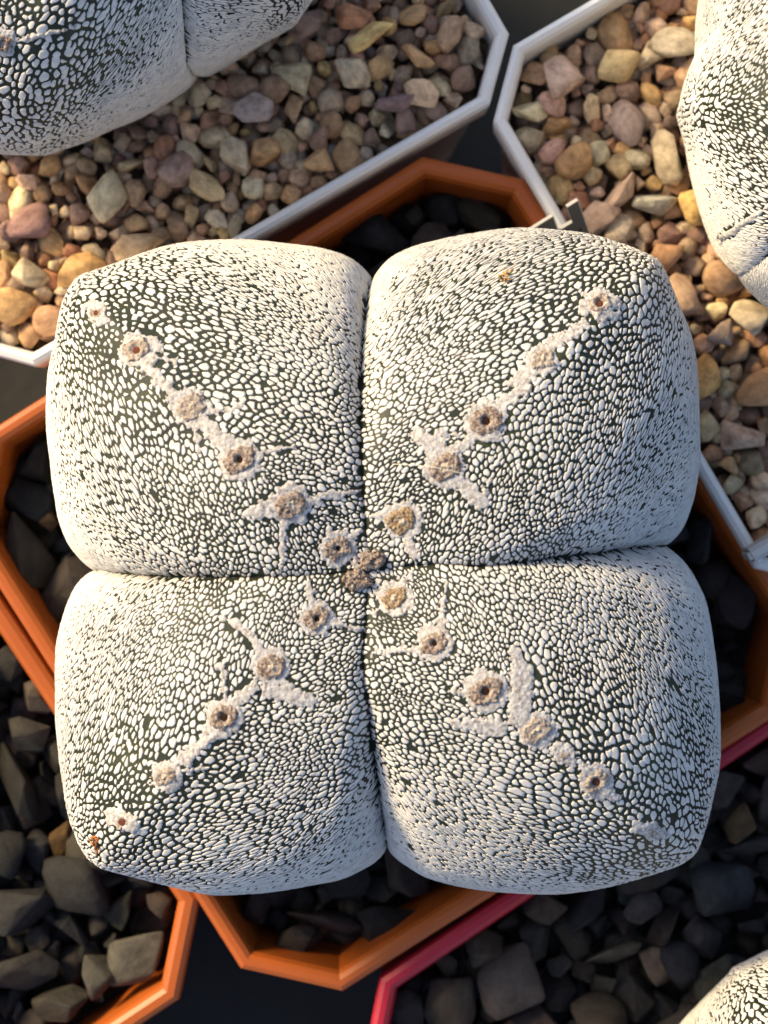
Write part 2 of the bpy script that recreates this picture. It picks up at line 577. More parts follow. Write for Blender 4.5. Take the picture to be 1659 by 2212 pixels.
placed_b = [(1215, 165, 56, 52, -30, (0.47, 0.33, 0.25)), (1330, 145, 58, 46, 20, (0.46, 0.34, 0.17)), (1455, 100, 60, 40, 0, (0.40, 0.34, 0.25)),
            (1410, 430, 50, 46, 10, (0.40, 0.37, 0.29)), (1500, 450, 50, 50, 40, (0.56, 0.37, 0.14)), (1330, 420, 56, 40, 60, (0.40, 0.28, 0.20)),
            (1355, 270, 60, 40, 80, (0.27, 0.20, 0.17)), (1240, 340, 44, 40, 60, (0.38, 0.22, 0.10)), (1290, 480, 60, 44, 30, (0.30, 0.21, 0.16)),
            (1190, 330, 40, 26, 50, (0.42, 0.24, 0.18)), (1440, 340, 44, 60, 20, (0.40, 0.32, 0.21)), (1335, 495, 40, 34, 0, (0.42, 0.34, 0.25)),
            (1620, 680, 66, 44, 0, (0.46, 0.38, 0.27)), (1530, 810, 34, 54, -20, (0.58, 0.33, 0.12)), (1430, 560, 56, 40, 30, (0.35, 0.20, 0.11)),
            (1560, 600, 60, 44, 0, (0.30, 0.19, 0.12)), (1480, 640, 40, 50, 20, (0.38, 0.26, 0.18)), (1640, 840, 60, 46, 30, (0.36, 0.20, 0.10)),
            (1600, 940, 54, 50, 50, (0.42, 0.29, 0.21)), (1560, 720, 44, 36, 0, (0.30, 0.22, 0.17))]
gravel('white_b', 0.0040, [(0.0021, 0.0028, 300, 0.66, 0.0002), (0.0014, 0.0020, 9000, 0.60, 0.0), (0.0008, 0.0013, 22000, 0.56, -0.0002)], TAN, M['substrate_tan'],
       'tan and brown gravel in the pot that the grey plant label hooks on', placed_b, None, seed=4, group='tan gravel in the white pots', gain=1.65)
placed_c = [(1565, 1930 + 0, 92, 74, -60, (0.058, 0.064, 0.070)), (1495, 1790, 62, 44, 50, (0.13, 0.105, 0.09)), (1420, 2085, 40, 56, 30, (0.20, 0.145, 0.105)),
            (1325, 2060, 66, 40, 20, (0.10, 0.092, 0.07)), (1110, 2120, 80, 100, -30, (0.085, 0.072, 0.070)), (1390, 1960, 46, 40, 30, (0.075, 0.068, 0.072)),
            (1470, 2080, 56, 66, 30, (0.034, 0.034, 0.042)), (1545, 2110, 66, 50, 60, (0.07, 0.072, 0.052)), (1260, 1960, 66, 50, 60, (0.028, 0.032, 0.040)),
            (1180, 1960, 50, 40, 0, (0.10, 0.075, 0.058)), (1545, 1700, 70, 54, 15, (0.085, 0.066, 0.062)), (1600, 1690 + 90, 36, 52, -20, (0.15, 0.095, 0.045)),
            (1640, 1650, 50, 40, 0, (0.10, 0.06, 0.05)), (970, 2180, 60, 90, -15, (0.062, 0.05, 0.042)), (1290, 2190, 90, 56, -15, (0.060, 0.048, 0.036)),
            (1030, 2050, 66, 44, 25, (0.085, 0.066, 0.05)), (1620, 1830, 66, 40, 10, (0.06, 0.055, 0.055)), (880, 2190, 60, 50, 0, (0.045, 0.04, 0.042))]
gravel('crimson', 0.0060, [(0.0046, 0.0064, 1600, 0.60, 0.0003), (0.0026, 0.0037, 3000, 0.58, -0.0010), (0.0016, 0.0022, 7000, 0.54, -0.0010)], DARK, M['substrate_dark'],
       'charcoal and brown stones filling the crimson pot', placed_c, None, seed=5, gain=0.62, angular=0.85)
placed_d = [(160, 1905, 100, 84, -50, (0.040, 0.038, 0.037)), (40, 1965, 86, 60, 10, (0.045, 0.043, 0.043)), (300, 2060, 90, 62, 40, (0.17, 0.155, 0.125)),
            (215, 2100, 62, 54, 60, (0.13, 0.12, 0.095)), (35, 1690, 90, 66, -70, (0.036, 0.033, 0.030)), (60, 1580, 50, 50, 0, (0.085, 0.078, 0.066)),
            (85, 1500, 40, 44, 0, (0.16, 0.125, 0.10)), (50, 2100, 84, 46, 10, (0.055, 0.05, 0.047)), (130, 2160, 70, 50, 10, (0.075, 0.066, 0.052)),
            (130, 1815, 30, 56, -20, (0.20, 0.11, 0.03)), (15, 1840, 60, 60, 0, (0.038, 0.036, 0.036)), (345, 1950, 40, 40, 0, (0.085, 0.06, 0.05)),
            (20, 1430, 46, 40, 0, (0.06, 0.055, 0.05)), (150, 1700, 50, 40, 40, (0.05, 0.045, 0.042)), (320, 1880, 50, 40, 0, (0.04, 0.036, 0.035))]
gravel('orange_b', 0.0050, [(0.0046, 0.0066, 1600, 0.60, 0.0003), (0.0026, 0.0037, 3000, 0.58, -0.0010), (0.0016, 0.0022, 7000, 0.54, -0.0010)], DARK, M['substrate_dark'],
       'charcoal stones filling the orange pot that has no cactus', placed_d, None, seed=6, gain=0.5, angular=0.85)  # low gain puts the shade of blocked sun into these charcoal stones' colour


# ------------------------------------------------------------------ cactus bodies
class Cactus:
    def __init__(s, axis, z_eq, Hd, Hb, outline, grooves, a_max, drop_top, drop_eq, gw=0.2, seed=1):
        s.ax = np.array([axis[0], axis[1]])
        s.z_eq, s.Hd, s.Hb, s.a_max, s.seed = z_eq, Hd, Hb, a_max, seed
        s.drop_top, s.drop_eq, s.gw = drop_top, drop_eq, gw
        th = np.array([math.atan2(y - axis[1], x - axis[0]) for x, y in outline])
        rr = np.array([math.hypot(x - axis[0], y - axis[1]) for x, y in outline])
        o = np.argsort(th)
        th, rr = th[o], rr[o]
        T = np.concatenate([th - 2 * np.pi, th, th + 2 * np.pi])
        Rr = np.tile(rr, 3)
        s.tt = np.linspace(-np.pi, np.pi, 2048, endpoint=False)
        r = np.interp(s.tt, T, Rr)
        kx = np.arange(-30, 31)
        kw = np.exp(-(kx / 9.0) ** 2)
        kw /= kw.sum()
        s.rr = sum(np.roll(r, int(k)) * w for k, w in zip(kx, kw))
        s.grooves = grooves       # list of (a samples, theta samples)
        s.R0 = float(np.mean(s.rr))

    def Rth(s, th):
        x = (th + np.pi) / (2 * np.pi) * 2048
        return np.interp(x % 2048, np.arange(2049), np.append(s.rr, s.rr[0]))

    def base(s, th, a):
        Rr = s.Rth(th)
        sa, ca = np.sin(a), np.cos(a)
        q = np.where(a < np.pi / 2, np.sin(2 * a) ** 2, 0)
        r = Rr * sa * (1 + 0.035 * q)
        z = s.z_eq + np.where(ca > 0, s.Hd, s.Hb) * ca * (1 + 0.05 * q)
        # the crown of the plant is sunken
        z = z - 0.0032 * np.exp(-(r / 0.0085) ** 2)
        return np.stack([s.ax[0] + r * np.cos(th), s.ax[1] + r * np.sin(th), z], -1), r

    def bnorm(s, th, a):
        e = 1e-3
        P, r = s.base(th, a)
        Pa, _ = s.base(th, a + e)
        Pt, _ = s.base(th + e, a)
        n = np.cross(Pa - P, Pt - P)
        l = np.linalg.norm(n, axis=-1, keepdims=True)
        return P, r, n / np.maximum(l, 1e-14)

    def groove_delta(s, th, a):
        """signed smallest angle to a groove"""
        best = np.full(np.shape(th), 9.0)
        for aa, tg in s.grooves:
            d = th - np.interp(a, aa, tg)
            d = (d + np.pi) % (2 * np.pi) - np.pi
            best = np.where(np.abs(d) < np.abs(best), d, best)
        return best

    def pos(s, th, a):
        am = np.maximum(a, 0.02)
        P, r, n = s.bnorm(th, am)
        if np.any(a < 0.02):
            P0, _ = s.base(th, a)
            P = np.where((a < 0.02)[..., None], P0, P)
            r = np.where(a < 0.02, 0.0, r)
            n = np.where((a < 0.02)[..., None], np.array([0, 0, 1.0]), n)
        dl = s.groove_delta(th, a)
        d = r * np.abs(np.sin(np.clip(np.abs(dl), 0, np.pi / 2)))
        w = np.maximum(s.gw * r, 1e-5)
        q = np.clip(1 - d / w, 0, 1)
        D = np.interp(a, [0, 0.25, 0.6, 1.0, 1.57, 3.2], [0.0, 0.22 * s.drop_top, 0.75 * s.drop_top, s.drop_top, s.drop_eq, s.drop_eq])
        D = np.minimum(D, r * 0.35)
        drop = D * (1 - np.sqrt(np.maximum(1 - 0.985 * q * q, 0)))
        # wider, shallow sag towards the groove
        q2 = np.clip(1 - d / np.maximum(0.55 * r, 1e-5), 0, 1)
        drop = drop + 0.50 * D * q2 ** 1.6
        f = 1 - np.clip(np.abs(dl) / (s.sector / 2), 0, 1)
        drop = drop - 0.0011 * np.exp(-f / 0.16) * smooth(0.25, 0.8, a) * (1 - 0.6 * smooth(1.5, 2.0, a))
        lump = 0.00035 * vnoise(P, 95, s.seed) + 0.00016 * vnoise(P, 260, s.seed + 3)
        return P + n * (lump * np.clip(r / 0.004, 0, 1) - drop)[..., None]

    def norm(s, th, a):
        e = 2e-3
        a = np.maximum(a, 0.03)
        P = s.pos(th, a)
        n = np.cross(s.pos(th, a + e) - P, s.pos(th + e, a) - P)
        return n / np.maximum(np.linalg.norm(n, axis=-1, keepdims=True), 1e-14)

    def body(s, nth, na):
        th = np.linspace(-np.pi, np.pi, nth, endpoint=False)
        # rings crowd a little towards grooves through a finer theta grid there
        a = np.linspace(0.004, s.a_max, na)
        TH, A = np.meshgrid(th, a)
        V = s.pos(TH.ravel(), A.ravel())
        i = np.arange((na - 1) * nth)
        row, colm = i // nth, i % nth
        nx = (colm + 1) % nth
        F = np.stack([row * nth + colm, (row + 1) * nth + colm, (row + 1) * nth + nx, row * nth + nx], -1)
        top = s.pos(np.zeros(1), np.zeros(1) + 0.0)
        V = np.concatenate([V, top])
        c = len(V) - 1
        cap = np.stack([np.full(nth, c), np.arange(nth), (np.arange(nth) + 1) % nth], -1)
        return V, [F, cap]


def felt_sdf(px, py, caps):
    """smallest distance (photo units) to a list of capsules (x0,y0,x1,y1,r0,r1)"""
    d = np.full(np.shape(px), 1e6)
    for (x0, y0, x1, y1, r0, r1) in caps:
        vx, vy = x1 - x0, y1 - y0
        L2 = max(vx * vx + vy * vy, 1e-6)
        t = np.clip(((px - x0) * vx + (py - y0) * vy) / L2, 0, 1)
        d = np.minimum(d, np.hypot(px - x0 - t * vx, py - y0 - t * vy) - (r0 + (r1 - r0) * t))
    return d


def make_flecks(C, root, felts, size_px, window, seed, singles=300, lloyd=6, ndir=14, gapm=1.0):
    """white tufts of the skin: cells of a relaxed point pattern, each a small raised pad"""
    rng = np.random.default_rng(seed)
    R0 = C.R0
    L = R0 * C.fleck_a
    kk = C.k_eq                              # metres per photo unit at the plant

    def fields(X):
        l = np.hypot(X[:, 0], X[:, 1])
        a = np.maximum(l / R0, 1e-3)
        th = np.arctan2(X[:, 1], X[:, 0])
        P, r = C.base(th, a)
        e = 1e-3
        Pa, _ = C.base(th, a + e)
        jr = np.linalg.norm(Pa - P, axis=-1) / e / R0
        jt = np.maximum(r, 1e-5) / (a * R0)
        dl = C.groove_delta(th, a)
        sec = C.sector
        f = 1 - np.clip(np.abs(dl) / (sec / 2), 0, 1)          # 0 on the crest, 1 in the groove
        t = a / (np.pi / 2)
        crest = 1 - smooth(0.05, 0.55, f)
        size = 11.6 + 5.4 * smooth(0.15, 0.45, t) * (0.30 + 0.70 * crest) - 2.8 * smooth(0.70, 0.98, t) - 2.0 * smooth(0.55, 0.95, f) * smooth(0.3, 0.6, t)
        size = size * size_px * (1 + 0.16 * vnoise(P, 170, seed + 2))
        asp = 1.12 + 1.9 * smooth(0.30, 0.62, t) * smooth(0.12, 0.45, f) + 0.35 * smooth(0.3, 0.6, t) - 0.6 * smooth(0.92, 1.1, t)
        asp = asp * (1 + 0.25 * vnoise(P, 300, seed + 9))
        asp = np.maximum(asp, 1.0)
        # flecks lean from the meridian towards the crest
        al = np.sign(dl) * R(43) * smooth(0.0, 0.35, f) + 0.20 * vnoise(P, 200, seed + 5)
        gap = (3.5 + 2.3 * smooth(0.2, 0.5, t) * crest - 0.7 * smooth(0.62, 0.95, t) - 0.6 * smooth(0.5, 0.9, f) * smooth(0.25, 0.6, t)) * (1 + 0.3 * vnoise(P, 200, seed + 7))
        merge = 0.09 + 0.27 * smooth(0.60, 0.95, t) + 0.18 * smooth(0.5, 0.9, f) * smooth(0.3, 0.65, t)
        return dict(l=l, a=a, th=th, P=P, r=r, jr=jr, jt=jt, f=f, t=t, size=size * kk, asp=asp, al=al, gap=gap * kk * size_px * gapm, merge=merge, dl=dl)

    # seed points
    ncand = 400000
    X = rng.uniform(-L, L, (ncand, 2))
    X = X[np.hypot(X[:, 0], X[:, 1]) < L]
    Fd = fields(X)
    w = Fd['jr'] * Fd['jt'] / (Fd['size'] ** 2 * 0.93)
    area = (2 * L) ** 2 / ncand
    px, py = to_px(Fd['P'])
    inw = (px > window[0]) & (px < window[2]) & (py > window[1]) & (py < window[3])
    keep = (rng.uniform(size=len(X)) < np.minimum(w * area, 1)) & inw
    X = X[keep]
    KN = 14
    ang = np.arange(ndir) * 2 * np.pi / ndir
    cd, sd = np.cos(ang), np.sin(ang)

    def neighbours(X):
        kd = kdtree.KDTree(len(X))
        for i, (x, y) in enumerate(X.tolist()):
            kd.insert((x, y, 0), i)
        kd.balance()
        out = np.empty((len(X), KN), np.int64)
        for i, (x, y) in enumerate(X.tolist()):
            res = kd.find_n((x, y, 0), KN + 1)
            ids = [q[1] for q in res if q[1] != i][:KN]
            while len(ids) < KN:
                ids.append(ids[-1])
            out[i] = ids
        return out

    def local(X, Fd, NB):
        off = X[NB] - X[:, None]
        er = np.stack([np.cos(Fd['th']), np.sin(Fd['th'])], -1)
        et = np.stack([-er[:, 1], er[:, 0]], -1)
        u = (off * er[:, None]).sum(-1) * Fd['jr'][:, None]
        v = (off * et[:, None]).sum(-1) * Fd['jt'][:, None]
        ca, sa = np.cos(Fd['al'])[:, None], np.sin(Fd['al'])[:, None]
        sq = np.sqrt(Fd['asp'])[:, None]
        p = (u * ca + v * sa) / sq
        q = (-u * sa + v * ca) * sq
        return p, q, er, et

    def radial(p, q, h, power):
        d = np.maximum(np.hypot(p, q), 1e-9)
        cs = (p[..., None] * cd + q[..., None] * sd) / d[..., None]      # N,K,D
        tt = np.maximum(cs, 0) / np.maximum(h, 2e-6)[..., None]
        return np.power(np.power(tt * 1e-4, power).sum(1), -1.0 / power) * 1e-4

    def back(lx, ly, Fd, er, et):
        sq = np.sqrt(Fd['asp'])
        sh = (-1,) + (1,) * (lx.ndim - 1)
        lx = lx * sq.reshape(sh)
        ly = ly / sq.reshape(sh)
        ca, sa = np.cos(Fd['al']).reshape(sh), np.sin(Fd['al']).reshape(sh)
        u = (lx * ca - ly * sa) / Fd['jr'].reshape(sh)
        v = (lx * sa + ly * ca) / Fd['jt'].reshape(sh)
        return u[..., None] * er.reshape((-1,) + (1,) * (lx.ndim - 1) + (2,)) + v[..., None] * et.reshape((-1,) + (1,) * (lx.ndim - 1) + (2,))

    for it in range(lloyd):
        NB = neighbours(X)
        Fd = fields(X)
        p, q, er, et = local(X, Fd, NB)
        rad = radial(p, q, np.hypot(p, q) / 2, 16)
        rad = np.minimum(rad, 2.0 * Fd['size'][:, None])
        den = (rad ** 2).sum(1)
        mx = (rad ** 3 * cd).sum(1) / den * 0.667
        my = (rad ** 3 * sd).sum(1) / den * 0.667
        X = X + back(mx, my, Fd, er, et) * 0.9
        l = np.hypot(X[:, 0], X[:, 1])
        X = X * np.minimum(1, L / np.maximum(l, 1e-9))[:, None]

    Fd = fields(X)
    # drop flecks under felt, in the groove line
    P3 = C.pos(Fd['th'], Fd['a'])
    px, py = to_px(P3)
    d = felt_sdf(px, py, felts) if felts else np.full(len(X), 1e6)
    gd = Fd['r'] * np.abs(np.sin(Fd['dl']))
    NB = neighbours(X)
    p, q, er, et = local(X, Fd, NB)
    N = len(X)
    i = np.arange(N)[:, None]
    lo, hi = np.minimum(i, NB), np.maximum(i, NB)
    h1 = hash2(lo * 0.731, hi * 0.377, seed)
    h2 = hash2(lo * 0.213, hi * 0.917, seed + 5)
    wt = np.exp(rng.normal(0, 0.30, N))
    share = wt[:, None] / (wt[:, None] + wt[NB])
    dist = np.hypot(p, q)
    gap = Fd['gap'][:, None] * (0.55 + 0.9 * h2)
    hh = dist * share - gap / 2
    along = smooth(0.45, 0.85, np.abs(p) / np.maximum(dist, 1e-9))
    merged = h1 < Fd['merge'][:, None] * (0.35 + 1.5 * along)
    hh = np.where(merged, dist * share + 0.35 * gap, hh)
    hh = np.maximum(hh, dist * 0.12)
    rad = radial(p, q, hh, 12)
    rad = np.minimum(rad, 1.25 * Fd['size'][:, None])
    rad = rad * (1 + 0.07 * rng.normal(size=rad.shape))
    keep = (d > 2.5 - 7 * (rng.uniform(size=N) < 0.35)) & (gd > 0.00009) & (rng.uniform(size=N) > 0.005)
    idx = np.nonzero(keep)[0]
    sub = {k: (v[idx] if isinstance(v, np.ndarray) else v) for k, v in Fd.items()}
    rad = rad[idx]
    er, et = er[idx], et[idx]
    Xk = X[idx]
    n = len(idx)
    hgt = 0.000085 * (0.75 + 0.5 * rng.uniform(size=n))
    nrm = C.norm(sub['th'], sub['a'])

    def ring(scale, height):
        off = back(rad * cd * scale, rad * sd * scale, sub, er, et)      # n,D,2
        Y = Xk[:, None] + off
        a = np.hypot(Y[..., 0], Y[..., 1]) / R0
        th = np.arctan2(Y[..., 1], Y[..., 0])
        return C.pos(th, a) + nrm[:, None] * height[:, None, None]

    r0 = ring(1.0, -0.00008 + 0 * hgt)
    r1 = ring(0.93, hgt * 0.72)
    r2 = ring(0.62, hgt)
    cen = C.pos(sub['th'], sub['a']) + nrm * (hgt * 1.03)[:, None]
    V = np.concatenate([r0, r1, r2, cen[:, None]], 1)                   # n, 3D+1, 3
    D = ndir
    k = np.arange(D)
    k2 = (k + 1) % D
    quad = np.concatenate([np.stack([k, k2, D + k2, D + k], -1), np.stack([D + k, D + k2, 2 * D + k2, 2 * D + k], -1)])
    tri = np.stack([2 * D + k, 2 * D + k2, np.full(D, 3 * D)], -1)
    nv = 3 * D + 1
    # the ones that show largest become parts of their own
    pxx, pyy = to_px(V[:, D:2 * D])
    shown = 0.5 * np.abs((pxx * np.roll(pyy, -1, 1) - pyy * np.roll(pxx, -1, 1)).sum(1))
    cpx, cpy = pxx.mean(1), pyy.mean(1)
    shown = np.where((cpx > 0) & (cpx < 1659) & (cpy > 0) & (cpy < 2212), shown, 0)
    order = np.argsort(-shown)
    big = order[:singles]
    rest = order[singles:]
    loc = np.array(root.location)
    for b in big:
        c0 = V[b, -1]
        me = mesh_np('fleck', V[b] - c0, [quad, tri])
        o = link('fleck', me, M['fleck'], root)
        o.location = Vector(c0 - loc)
    Vr = V[rest].reshape(-1, 3) - loc
    base = (np.arange(len(rest)) * nv)[:, None, None]
    me = mesh_np('small_flecks', Vr, [(quad[None] + base).reshape(-1, 4), (tri[None] + base).reshape(-1, 3)])
    o = link('small_flecks', me, M['fleck'], root)
    o['kind'] = 'stuff'
    print('flecks', n)


def px_hit(bvh, px, py):
    o = Vector((0, 0, CAM_H))
    d = (W(px, py, 0) - o).normalized()
    h = bvh.ray_cast(o, d)
    return (h[0], h[1]) if h[0] is not None else (None, None)


def felt_patch(bvh, caps, height, mat, name, parent, ragged=4.0, step=2.2, dish=None, seed=0.0, lump=0.5, outline_scale=0.055, pit=None):
    """woolly pad that follows the skin: grid over the capsules' area, sinking into the skin at its edge"""
    x0 = min(min(c[0], c[2]) - max(c[4], c[5]) for c in caps) - 9
    x1 = max(max(c[0], c[2]) + max(c[4], c[5]) for c in caps) + 9
    y0 = min(min(c[1], c[3]) - max(c[4], c[5]) for c in caps) - 9
    y1 = max(max(c[1], c[3]) + max(c[4], c[5]) for c in caps) + 9
    nx, ny = int((x1 - x0) / step) + 2, int((y1 - y0) / step) + 2
    gx, gy = np.meshgrid(x0 + np.arange(nx) * step, y0 + np.arange(ny) * step)
    Q = np.stack([gx, gy, gx * 0 + seed * 31], -1)
    sd = felt_sdf(gx, gy, caps) + ragged * vnoise(Q, outline_scale, seed) + 0.75 * ragged * vnoise(Q, outline_scale * 2.6, seed + 1)
    prof = np.where(sd < 0, np.sqrt(1 - np.clip(1 + sd / 11.0, 0, 1) ** 2 + 1e-9), 0)
    hgt = height * prof * (1 + lump * vnoise(Q, 0.16, seed + 2) + lump * 0.6 * vnoise(Q, 0.42, seed + 3)) + 0.00004 * prof
    hgt = np.where(sd > 0, -0.00006 - 0.00004 * sd, hgt)
    if dish:
        dx, dy, dr, dh = dish
        rr = np.hypot(gx - dx, gy - dy) / dr
        hgt = hgt - dh * np.exp(-rr ** 2 * 1.2) * (sd < 0)
    if pit:
        hgt = np.where(sd < 0, hgt * smooth(pit[2] * 0.7, pit[2] * 1.7, np.hypot(gx - pit[0], gy - pit[1])) + 0.00003, hgt)
    use = sd < 4.0
    V, ids = [], -np.ones(gx.shape, int)
    for j in range(ny):
        for i in range(nx):
            if use[j, i]:
                p, n = px_hit(bvh, gx[j, i], gy[j, i])
                if p is None:
                    continue
                if n.z < 0:
                    n = -n
                q = p + n * float(hgt[j, i])
                ids[j, i] = len(V)
                V.append(q)
    F = []
    for j in range(ny - 1):
        for i in range(nx - 1):
            a, b, c, d = ids[j, i], ids[j + 1, i], ids[j + 1, i + 1], ids[j, i + 1]
            if min(a, b, c, d) >= 0:
                F.append((a, b, c, d))
    if not F:
        return None
    V = np.array([tuple(v) for v in V])
    c0 = V.mean(0)
    me = mesh_np(name, V - c0, [np.array(F)])
    o = link(name, me, mat, parent)
    o.location = Vector(c0) - (parent_world(parent))
    return o


def parent_world(p):
    v = Vector((0, 0, 0))
    while p is not None:
        v = v + p.location
        p = p.parent
    return v


# --------------------------------------------------------------- the whole cactus
Z_EQ = 0.011
outline_px = [(930, 508), (1000, 498), (1100, 495), (1200, 502), (1290, 520), (1350, 543), (1410, 576), (1428, 605), (1452, 660), (1482, 720), (1500, 790),
              (1510, 870), (1513, 960), (1516, 1040), (1519, 1110), (1523, 1180), (1530, 1250), (1538, 1320),
              (1545, 1400), (1548, 1480), (1544, 1560), (1535, 1640), (1517, 1720), (1493, 1790), (1467, 1830), (1410, 1862), (1330, 1893), (1240, 1918),
              (1140, 1929), (1040, 1928), (950, 1922), (870, 1919), (790, 1920), (700, 1926),
              (620, 1927), (530, 1922), (450, 1911), (380, 1896), (300, 1871), (240, 1846), (203, 1820), (173, 1770), (153, 1690), (138, 1600), (125, 1500),
              (117, 1420), (113, 1350), (111, 1290), (110, 1220), (108, 1150), (107, 1080), (104, 1000), (102, 920), (110, 850), (120, 790), (138, 720), (156, 660),
              (183, 622), (240, 588), (320, 553), (400, 533), (480, 523), (560, 518), (640, 515), (720, 513), (800, 512), (870, 511)]
apex = W(797, 1230, 0.028)
outl = [W(x, y, Z_EQ)[:2] for x, y in outline_px]


def groove_path(pts, zz):
    th, aa = [], []
    for a, (x, y) in pts:
        z = Z_EQ + 0.021 * math.cos(a) - 0.003
        p = W(x, y, z)
        aa.append(a)
        th.append(math.atan2(p.y - apex.y, p.x - apex.x))
    th = list(np.unwrap(th))
    return aa, th


grooves = [groove_path([(0.12, (792, 1160)), (0.25, (786, 1070)), (0.55, (784, 920)), (0.9, (790, 770)), (1.25, (797, 650)), (1.57, (804, 575))], 0),
           groove_path([(0.12, (725, 1238)), (0.3, (640, 1240)), (0.55, (500, 1241)), (0.9, (350, 1237)), (1.25, (235, 1231)), (1.57, (163, 1229))], 0),
           groove_path([(0.12, (793, 1300)), (0.25, (786, 1400)), (0.4, (798, 1500)), (0.7, (812, 1620)), (1.1, (826, 1760)), (1.57, (836, 1865))], 0),
           groove_path([(0.12, (865, 1224)), (0.3, (985, 1224)), (0.5, (1090, 1212)), (0.9, (1260, 1194)), (1.25, (1380, 1182)), (1.57, (1452, 1177))], 0)]
Cactus.sector = math.pi / 2
main = Cactus((apex.x, apex.y), Z_EQ, 0.021, 0.029, outl, grooves, 2.62, 0.0046, 0.0033, 0.19, seed=2)
main.k_eq = K * (CAM_H - 0.02) / CAM_H
main.fleck_a = 2.05
root = empty('cactus', (apex.x, apex.y, -0.014))
tag(root, 'whole grey-white flecked cactus with four plump ribs crossed by two deep grooves', 'cactus', 'flecked cacti')
bv, bf = main.body(640, 230)
loc = np.array(root.location)
me = mesh_np('skin', bv - loc, bf)
link('skin', me, M['skin'], root)
bvh = BVHTree.FromPolygons([tuple(v) for v in bv], [tuple(f) for arr in bf for f in arr.tolist()])

# areoles: centre x, y, radius, pit radius, felt, extra wool capsules
AREOLES = [
    (627, 1090, 38, 0, 'felt', [(627, 1090, 785, 1056, 20, 5), (620, 1100, 606, 1237, 14, 5), (575, 1100, 535, 1108, 26, 16)]),
    (730, 1184, 33, 5, 'felt', [(740, 1175, 776, 1150, 22, 7), (735, 1195, 772, 1225, 14, 6)]),
    (868, 1124, 36, 0, 'felt_gold', [(868, 1116, 790, 1112, 12, 5), (880, 1145, 898, 1218, 20, 5), (868, 1100, 880, 1085, 18, 8)]),
    (852, 1293, 31, 0, 'felt_gold', [(860, 1280, 888, 1237, 16, 5), (840, 1305, 799, 1326, 18, 5)]),
    (684, 1337, 31, 6, 'felt', [(678, 1325, 665, 1250, 16, 4), (700, 1345, 790, 1360, 12, 5)]),
    (939, 1390, 33, 6, 'felt', [(950, 1375, 965, 1250, 18, 5), (930, 1400, 799, 1413, 12, 5)]),
    (586, 1440, 35, 0, 'felt', [(575, 1425, 545, 1375, 12, 11), (545, 1375, 505, 1345, 15, 11), (505, 1345, 470, 1330, 10, 5), (580, 1490, 672, 1512, 22, 19), (610, 1470, 650, 1520, 14, 14)]),
    (1049, 1493, 40, 9, 'felt', [(1040, 1494, 970, 1496, 16, 9), (1108, 1405, 1128, 1450, 13, 20), (1128, 1450, 1122, 1545, 30, 30), (985, 1560, 1075, 1572, 12, 26)]),
    (1158, 1577, 35, 0, 'felt_pale', [(1130, 1550, 1158, 1577, 22, 30)]),
    (1222, 1632, 12, 0, 'felt_pale', [(1205, 1620, 1238, 1645, 20, 16)]),
    (1287, 1688, 30, 9, 'felt_pale', [(1260, 1660, 1287, 1688, 12, 30), (1287, 1700, 1335, 1720, 22, 12)]),
    (1408, 1795, 14, 0, 'felt_pale', [(1385, 1790, 1430, 1800, 20, 18)]),
    (518, 993, 39, 7, 'felt', [(555, 980, 634, 966, 10, 6), (490, 960, 518, 990, 28, 34)]),
    (413, 880, 35, 0, 'felt_pale', [(445, 890, 495, 888, 8, 8), (495, 888, 520, 874, 8, 6), (420, 915, 430, 972, 9, 6), (430, 905, 485, 958, 20, 24), (385, 860, 395, 880, 24, 24)]),
    (295, 757, 32, 8, 'felt_pale', [(315, 790, 375, 855, 18, 16), (320, 770, 380, 780, 12, 5), (345, 750, 330, 740, 16, 20)]),
    (208, 676, 14, 6, 'felt_pale', [(200, 670, 222, 690, 22, 16)]),
    (1050, 910, 39, 9, 'felt', [(1085, 870, 1135, 838, 20, 16), (1050, 925, 1075, 945, 32, 16), (1030, 940, 985, 975, 18, 16)]),
    (962, 1010, 38, 0, 'felt', [(905, 945, 945, 965, 22, 26), (945, 935, 985, 940, 10, 6), (990, 1040, 1035, 1085, 22, 22), (1040, 1075, 1058, 1040, 12, 6)]),
    (1172, 778, 28, 0, 'felt_pale', [(1115, 826, 1160, 792, 22, 26), (1195, 745, 1258, 705, 18, 16)]),
    (1295, 657, 26, 8, 'felt_pale', [(1265, 660, 1320, 655, 26, 26), (1300, 680, 1335, 680, 18, 10)]),
    (484, 1549, 35, 9, 'felt', [(487, 1520, 486, 1490, 9, 9), (486, 1490, 478, 1440, 7, 12), (505, 1520, 545, 1486, 18, 18), (470, 1575, 440, 1600, 22, 16)]),
    (358, 1676, 26, 0, 'felt_pale', [(400, 1640, 440, 1605, 20, 12), (345, 1670, 372, 1685, 26, 26), (400, 1665, 446, 1660, 8, 5)]),
    (265, 1775, 14, 8, 'felt_pale', [(245, 1765, 290, 1785, 24, 18)]),
]
all_caps = []
